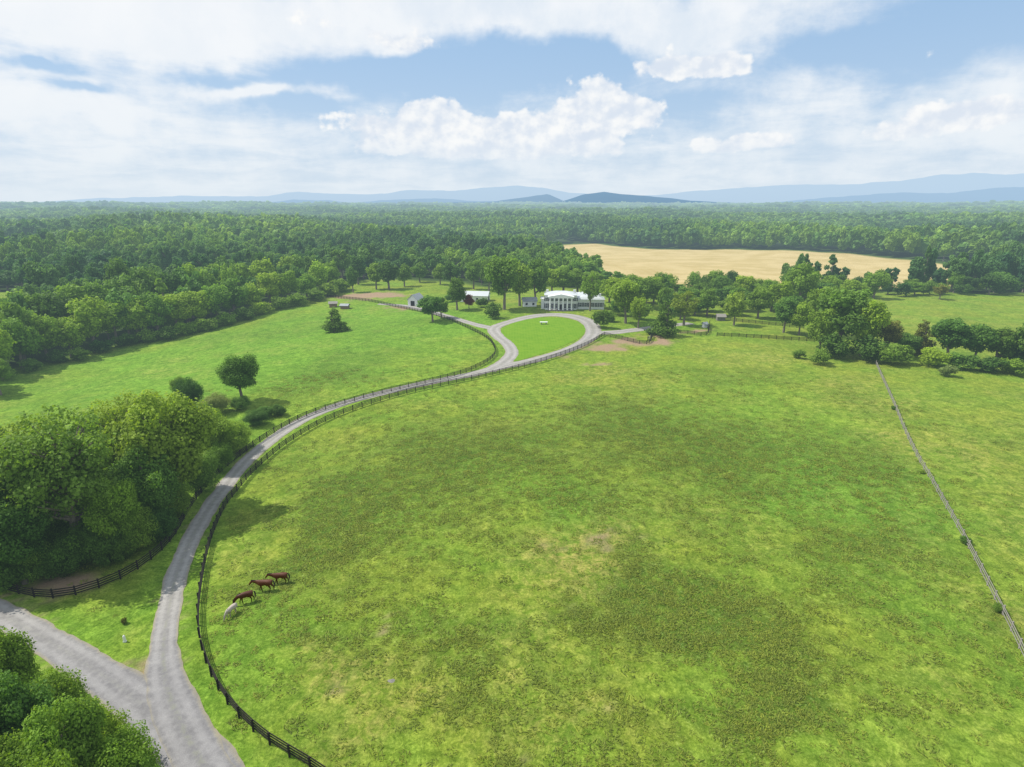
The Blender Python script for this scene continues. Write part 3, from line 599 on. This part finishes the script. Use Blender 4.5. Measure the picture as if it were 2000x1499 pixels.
# ------------------------------------------------------------------ horses
def horse(u,v,rz,col,leg,mane,graze=True,scale=1.05,stride=.12):
    x,y=gp(u,v); e=empty('horse',(x,y,float(H(x,y))),rz); e.scale=(scale,)*3
    vs=[];ed=[];rd=[]
    def chain(pts,start=None):
        prev=start
        for p_,r0 in pts:
            vs.append(p_); rd.append(r0); i=len(vs)-1
            if prev is not None: ed.append((prev,i))
            prev=i
        return prev
    hip=chain([((-.60,0,1.18),(.29,.33))]); chain([((-.84,0,1.18),(.18,.24))],hip)
    chest=chain([((-.25,0,1.13),(.31,.34)),((.12,0,1.11),(.31,.36)),((.46,0,1.15),(.26,.37))],hip)
    if graze: head=[((.74,0,1.10),(.17,.27)),((1.00,0,.85),(.11,.19)),((1.16,0,.60),(.085,.13)),((1.24,0,.44),(.10,.14)),((1.33,0,.24),(.07,.09)),((1.38,0,.09),(.06,.065))]
    else: head=[((.78,0,1.22),(.17,.27)),((1.08,0,1.28),(.11,.19)),((1.34,0,1.30),(.085,.12)),((1.46,0,1.22),(.10,.135)),((1.62,0,1.00),(.07,.09)),((1.69,0,.87),(.06,.065))]
    chain(head,chest)
    for s,st in ((1,stride),(-1,-stride)):
        chain([((-.62,s*.15,.98),(.16,.22)),((-.50+st*.6,s*.16,.78),(.11,.14)),((-.74+st,s*.15,.48),(.062,.075)),((-.69+st*1.3,s*.15,.14),(.045,.048)),((-.63+st*1.3,s*.15,.04),(.06,.055))],hip)
        chain([((.44,s*.14,.92),(.13,.18)),((.42-st*.4,s*.15,.70),(.085,.10)),((.47-st,s*.15,.40),(.055,.06)),((.47-st*1.3,s*.15,.13),(.043,.043)),((.52-st*1.3,s*.15,.04),(.06,.055))],chest)
    me=bpy.data.meshes.new('body'); me.from_pydata(vs,ed,[]); o=link(bpy.data.objects.new('body',me)); o.parent=e
    md=o.modifiers.new('s','SKIN'); md.use_smooth_shade=True
    for i,q in enumerate(me.skin_vertices[0].data): q.radius=rd[i]; q.use_root=(i==0)
    sb=o.modifiers.new('d','SUBSURF'); sb.levels=sb.render_levels=2
    m,nt=newmat('horse_coat'); tc=N(nt,'ShaderNodeTexCoord'); sx=N(nt,'ShaderNodeSeparateXYZ'); nt.links.new(tc.outputs['Object'],sx.inputs[0])
    c=mixc(nt,mrange(nt,sx.outputs['Z'],.35,.62),leg,col); nt.links.new(bsdf(nt,c,.5,spec=.3),N(nt,'ShaderNodeOutputMaterial').inputs[0]); me.materials.append(m)
    mm=simple('horse_hair',mane,.8)
    b=MB(); b.tube([(-.88,0,1.30),(-.99,0,1.18),(-1.04,0,.88),(-1.0,0,.45)],[.05,.075,.085,.02],8); b.obj('tail',[mm],e,smooth=True)
    hp=[Vector(h[0]) for h in head[:4]]; b=MB()
    off=Vector((.10,0,.12)) if graze else Vector((-.02,0,.16))
    b.tube([Vector((.46,0,1.44)),*[p_+off for p_ in hp]],[.03,.06,.06,.045,.03],6); b.obj('mane',[mm],e)
    pe=hp[3] if graze else hp[2]; b=MB()
    for s in(-1,1):
        q=pe+(Vector((0,s*.05,.10)) if graze else Vector((.05,s*.05,.08))); b.tube([q,q+Vector((0,s*.02,.08)),q+Vector((.02,s*.02,.15))],[.035,.035,.005],6)
    b.obj('ears',[m],e)
BAY=(.095,.032,.015); BL=(.02,.012,.01)
horse(549,1140,R(188),BAY,BL,BL,False,1.05,.10)
horse(519,1155,R(184),BAY,BL,BL,False,1.10,.14)
horse(481,1178,R(206),(.075,.026,.013),BL,BL,True,1.05,.12)
horse(453,1202,R(250),(.42,.36,.30),(.32,.27,.22),(.5,.45,.38),True,.85,.08)

# ------------------------------------------------------------------ mountains
def ridge(name,D,prof,col,sub=26,wid=.22,rough=1.0,L=6500,mx=1.,seed=0,hc=HAZE):
    us=np.arange(prof[0][0],prof[-1][0]+1,6.); vv=np.interp(us,[p_[0] for p_ in prof],[p_[1] for p_ in prof])
    vv=vv+rough*(fbm(us/40+seed*13,us*0+seed,5)-.5)*5
    cols=[]
    for j in range(sub+1):
        t=j/sub*2-1; yy=D*(1+wid*t)
        k=(749.5-vv)/F; z=CH+D*(k*CP-SP)/(CP+k*SP)
        dep=D*CP-(z-CH)*SP; xw=(us-1000)/F*dep
        prof_=(1-abs(t))**1.25; nz=(fbm(xw/900+seed,yy/900+0*xw,5)-.5)*.35*np.maximum(z,40)*(1-abs(t))*abs(t)*3
        cols.append(np.stack([xw,np.full_like(xw,yy),np.minimum(z,z*prof_+nz)-(25 if abs(t)>.98 else 0)],1))
    V=np.stack(cols,0).reshape(-1,3); n=len(us); ii=np.arange((sub+1)*n).reshape(sub+1,n)
    Fc=np.stack([ii[:-1,:-1].ravel(),ii[:-1,1:].ravel(),ii[1:,1:].ravel(),ii[1:,:-1].ravel()],1)
    m,nt=newmat(name+'_forest'); p=pos(nt); nn=noise(nt,p,.004,4,.65); c=mixc(nt,nn,tuple(x*.6 for x in col),tuple(x*1.5 for x in col))
    haze_out(nt,bsdf(nt,c,1,spec=0),L,mx,hc); me=mesh_np(name,V,Fc,[m],smooth=True); link(bpy.data.objects.new(name,me))  # bluish haze painted onto the slopes, an emission colour per ridge
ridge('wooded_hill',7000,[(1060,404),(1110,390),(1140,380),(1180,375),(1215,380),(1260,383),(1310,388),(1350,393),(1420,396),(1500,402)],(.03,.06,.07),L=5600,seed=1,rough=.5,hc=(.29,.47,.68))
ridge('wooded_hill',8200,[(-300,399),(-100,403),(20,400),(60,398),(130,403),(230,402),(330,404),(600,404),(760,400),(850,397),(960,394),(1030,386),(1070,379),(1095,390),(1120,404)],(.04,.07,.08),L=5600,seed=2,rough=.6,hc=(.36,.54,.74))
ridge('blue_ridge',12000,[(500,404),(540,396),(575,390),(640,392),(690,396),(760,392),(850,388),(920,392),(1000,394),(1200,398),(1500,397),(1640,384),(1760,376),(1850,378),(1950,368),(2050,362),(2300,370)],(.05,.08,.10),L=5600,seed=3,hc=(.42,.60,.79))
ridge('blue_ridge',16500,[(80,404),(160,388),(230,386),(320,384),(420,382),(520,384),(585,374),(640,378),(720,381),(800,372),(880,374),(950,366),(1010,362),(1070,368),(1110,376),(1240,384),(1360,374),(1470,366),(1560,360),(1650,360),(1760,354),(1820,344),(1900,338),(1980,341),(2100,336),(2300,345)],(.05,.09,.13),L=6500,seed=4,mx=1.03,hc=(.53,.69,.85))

# ------------------------------------------------------------------ sky
sunel=R(53); saz=R(-76)   # azimuth from +Y toward +X
w=bpy.data.worlds.new('World'); scene.world=w; w.use_nodes=True; nt=w.node_tree; nt.nodes.clear()
w.cycles.sampling_method='NONE'
tc=N(nt,'ShaderNodeTexCoord'); dn=N(nt,'ShaderNodeVectorMath',operation='NORMALIZE'); nt.links.new(tc.outputs['Generated'],dn.inputs[0]); D=dn.outputs[0]
sp=N(nt,'ShaderNodeSeparateXYZ'); nt.links.new(D,sp.inputs[0]); dx,dy,dz=sp.outputs
az=math_(nt,'MULTIPLY',math_(nt,'ARCTAN2',dx,dy),57.2958); el=math_(nt,'MULTIPLY',math_(nt,'ARCSINE',dz),57.2958)
wn=noise(nt,D,9,4,.6,'Color'); ws=N(nt,'ShaderNodeVectorMath',operation='MULTIPLY_ADD'); nt.links.new(wn,ws.inputs[0]); ws.inputs[1].default_value=(8,3.4,0); ws.inputs[2].default_value=(-4,-1.7,0)
cb=N(nt,'ShaderNodeCombineXYZ'); nt.links.new(az,cb.inputs[0]); nt.links.new(el,cb.inputs[1])
pw=N(nt,'ShaderNodeVectorMath',operation='ADD'); nt.links.new(cb.outputs[0],pw.inputs[0]); nt.links.new(ws.outputs[0],pw.inputs[1])
def azel(u,v):
    d=ray(u,v); d/=np.linalg.norm(d); return math.degrees(math.atan2(d[0],d[1])),math.degrees(math.asin(d[2]))
def field(base,blobs,P):
    acc=base
    for u,v,ru,rv,wt in blobs:
        a,e_=azel(u,v); ra=abs(azel(u+ru,v)[0]-azel(u-ru,v)[0])/2; re=abs(azel(u,v+rv)[1]-azel(u,v-rv)[1])/2
        n=N(nt,'ShaderNodeVectorMath',operation='MULTIPLY_ADD'); nt.links.new(P,n.inputs[0]); n.inputs[1].default_value=(1/ra,1/re,0); n.inputs[2].default_value=(-a/ra,-e_/re,0)
        q=N(nt,'ShaderNodeVectorMath',operation='DOT_PRODUCT'); nt.links.new(n.outputs[0],q.inputs[0]); nt.links.new(n.outputs[0],q.inputs[1])
        ex=math_(nt,'POWER',.36788,q.outputs['Value']); acc=math_(nt,'MULTIPLY_ADD',ex,wt,acc)
    return acc
M1=field(.53,[(980,135,200,50,-.85),(1160,110,110,30,-.6),(740,165,180,42,-.55),(620,215,170,30,-.3),(1640,90,170,50,-.62),(1900,50,150,50,-.42),(1780,150,150,40,-.35),(75,126,75,12,-.6),(165,172,70,13,-.6),(1340,200,140,30,-.35),(430,150,90,14,-.35),
 (200,45,420,60,.5),(620,50,200,40,.5),(780,100,60,20,.55),(1000,22,240,34,.6),(1340,60,160,58,.55),(520,182,130,12,.6),(150,230,220,50,.3),(1850,230,170,50,.3)],pw.outputs[0])
zz=math_(nt,'ADD',dz,.16); pj=N(nt,'ShaderNodeCombineXYZ'); nt.links.new(math_(nt,'DIVIDE',dx,zz),pj.inputs[0]); nt.links.new(math_(nt,'DIVIDE',dy,zz),pj.inputs[1])
n1_=noise(nt,pj.outputs[0],1.7,7,.60,dist=.3); n1b=noise(nt,D,14,5,.6)
m1=math_(nt,'ADD',M1,math_(nt,'ADD',math_(nt,'MULTIPLY_ADD',n1_,1.3,-.65),math_(nt,'MULTIPLY_ADD',n1b,.6,-.3)))
d1=mrange(nt,m1,.15,.78)
M2=field(0.0,[(700,240,75,34,.75),(838,225,58,42,.95),(910,262,110,36,.75),(1010,255,80,38,.8),(1170,190,54,38,1.),(1170,240,120,42,.8),(1245,215,56,28,.7),(840,295,220,20,.6),(1060,290,170,22,.7),
 (1310,128,120,28,.85),(1425,128,66,24,.8),(1400,288,60,22,.75),(1510,275,80,22,.75),(1720,265,70,22,.7),(1840,225,100,34,.75),(1950,215,80,32,.7),(790,88,60,22,.65),(640,50,200,34,.5)],cb.outputs[0])
def cnoise(off):
    v=N(nt,'ShaderNodeVectorMath',operation='MULTIPLY_ADD'); nt.links.new(cb.outputs[0],v.inputs[0]); v.inputs[1].default_value=(1,1.2,1); v.inputs[2].default_value=off
    a=noise(nt,v.outputs[0],.26,8,.60); vo=N(nt,'ShaderNodeTexVoronoi',feature='SMOOTH_F1'); vo.inputs['Scale'].default_value=.62; vo.inputs['Smoothness'].default_value=.5
    vo.inputs['Detail'].default_value=2; nt.links.new(v.outputs[0],vo.inputs['Vector'])
    return math_(nt,'MULTIPLY_ADD',vo.outputs['Distance'],-.25,a)
c0=cnoise((0,0,0)); c1=cnoise((.6,-.7,0))
m2=math_(nt,'MULTIPLY_ADD',c0,1.5,math_(nt,'ADD',M2,-.54)); d2=mrange(nt,m2,.27,.50)
lit=mrange(nt,math_(nt,'SUBTRACT',c1,c0),-.20,.18,1.,0.)
sky=N(nt,'ShaderNodeTexSky',sky_type='NISHITA'); sky.sun_disc=False; sky.sun_elevation=sunel; sky.sun_rotation=saz; sky.air_density=1.0; sky.dust_density=1.2; sky.ozone_density=2.0
sk=N(nt,'ShaderNodeVectorMath',operation='SCALE'); nt.links.new(sky.outputs[0],sk.inputs[0]); sk.inputs['Scale'].default_value=.10
col=sk.outputs[0]
col=mixc(nt,.75,col,(0.35,0.58,0.88))
hz1=math_(nt,'POWER',.36788,math_(nt,'DIVIDE',math_(nt,'MAXIMUM',el,0),6.5))
ccol=mixc(nt,mrange(nt,n1b,.3,.7),(0.78,0.85,0.93),(0.95,0.97,0.99)); left=mrange(nt,az,5,-35); ccol=mixc(nt,math_(nt,'MULTIPLY',left,.7),ccol,(1.0,1.0,1.0))
col=mixc(nt,math_(nt,'MULTIPLY',d1,.93),col,ccol)
col=mixc(nt,math_(nt,'MULTIPLY',hz1,.95),col,(0.75,0.835,0.905))
cc=mixc(nt,lit,(0.72,0.79,0.89),(0.99,0.99,0.98)); fade=mrange(nt,el,1.5,6.5,.05,.95)
col=mixc(nt,math_(nt,'MULTIPLY',math_(nt,'MULTIPLY',d2,fade),.95),col,cc)
bg=N(nt,'ShaderNodeBackground'); nt.links.new(col,bg.inputs[0]); bg.inputs[1].default_value=1.0
nt.links.new(bg.outputs[0],N(nt,'ShaderNodeOutputWorld').inputs[0])

sd=bpy.data.lights.new('sun','SUN'); sd.energy=5.0; sd.angle=R(.5); sd.color=(1,.96,.88); so=link(bpy.data.objects.new('sun',sd))
dirv=Vector((math.sin(saz)*math.cos(sunel),math.cos(saz)*math.cos(sunel),math.sin(sunel))); so.rotation_euler=dirv.to_track_quat('Z','Y').to_euler()
cd=bpy.data.cameras.new('camera'); cam=link(bpy.data.objects.new('camera',cd)); cam.location=(0,0,CH); cam.rotation_euler=(R(90)-PIT,0,0)
cd.sensor_width=36; cd.lens=F/2000*36; cd.clip_start=.5; cd.clip_end=60000; scene.camera=cam
scene.view_settings.view_transform='Standard'; scene.view_settings.look='None'; scene.view_settings.exposure=0
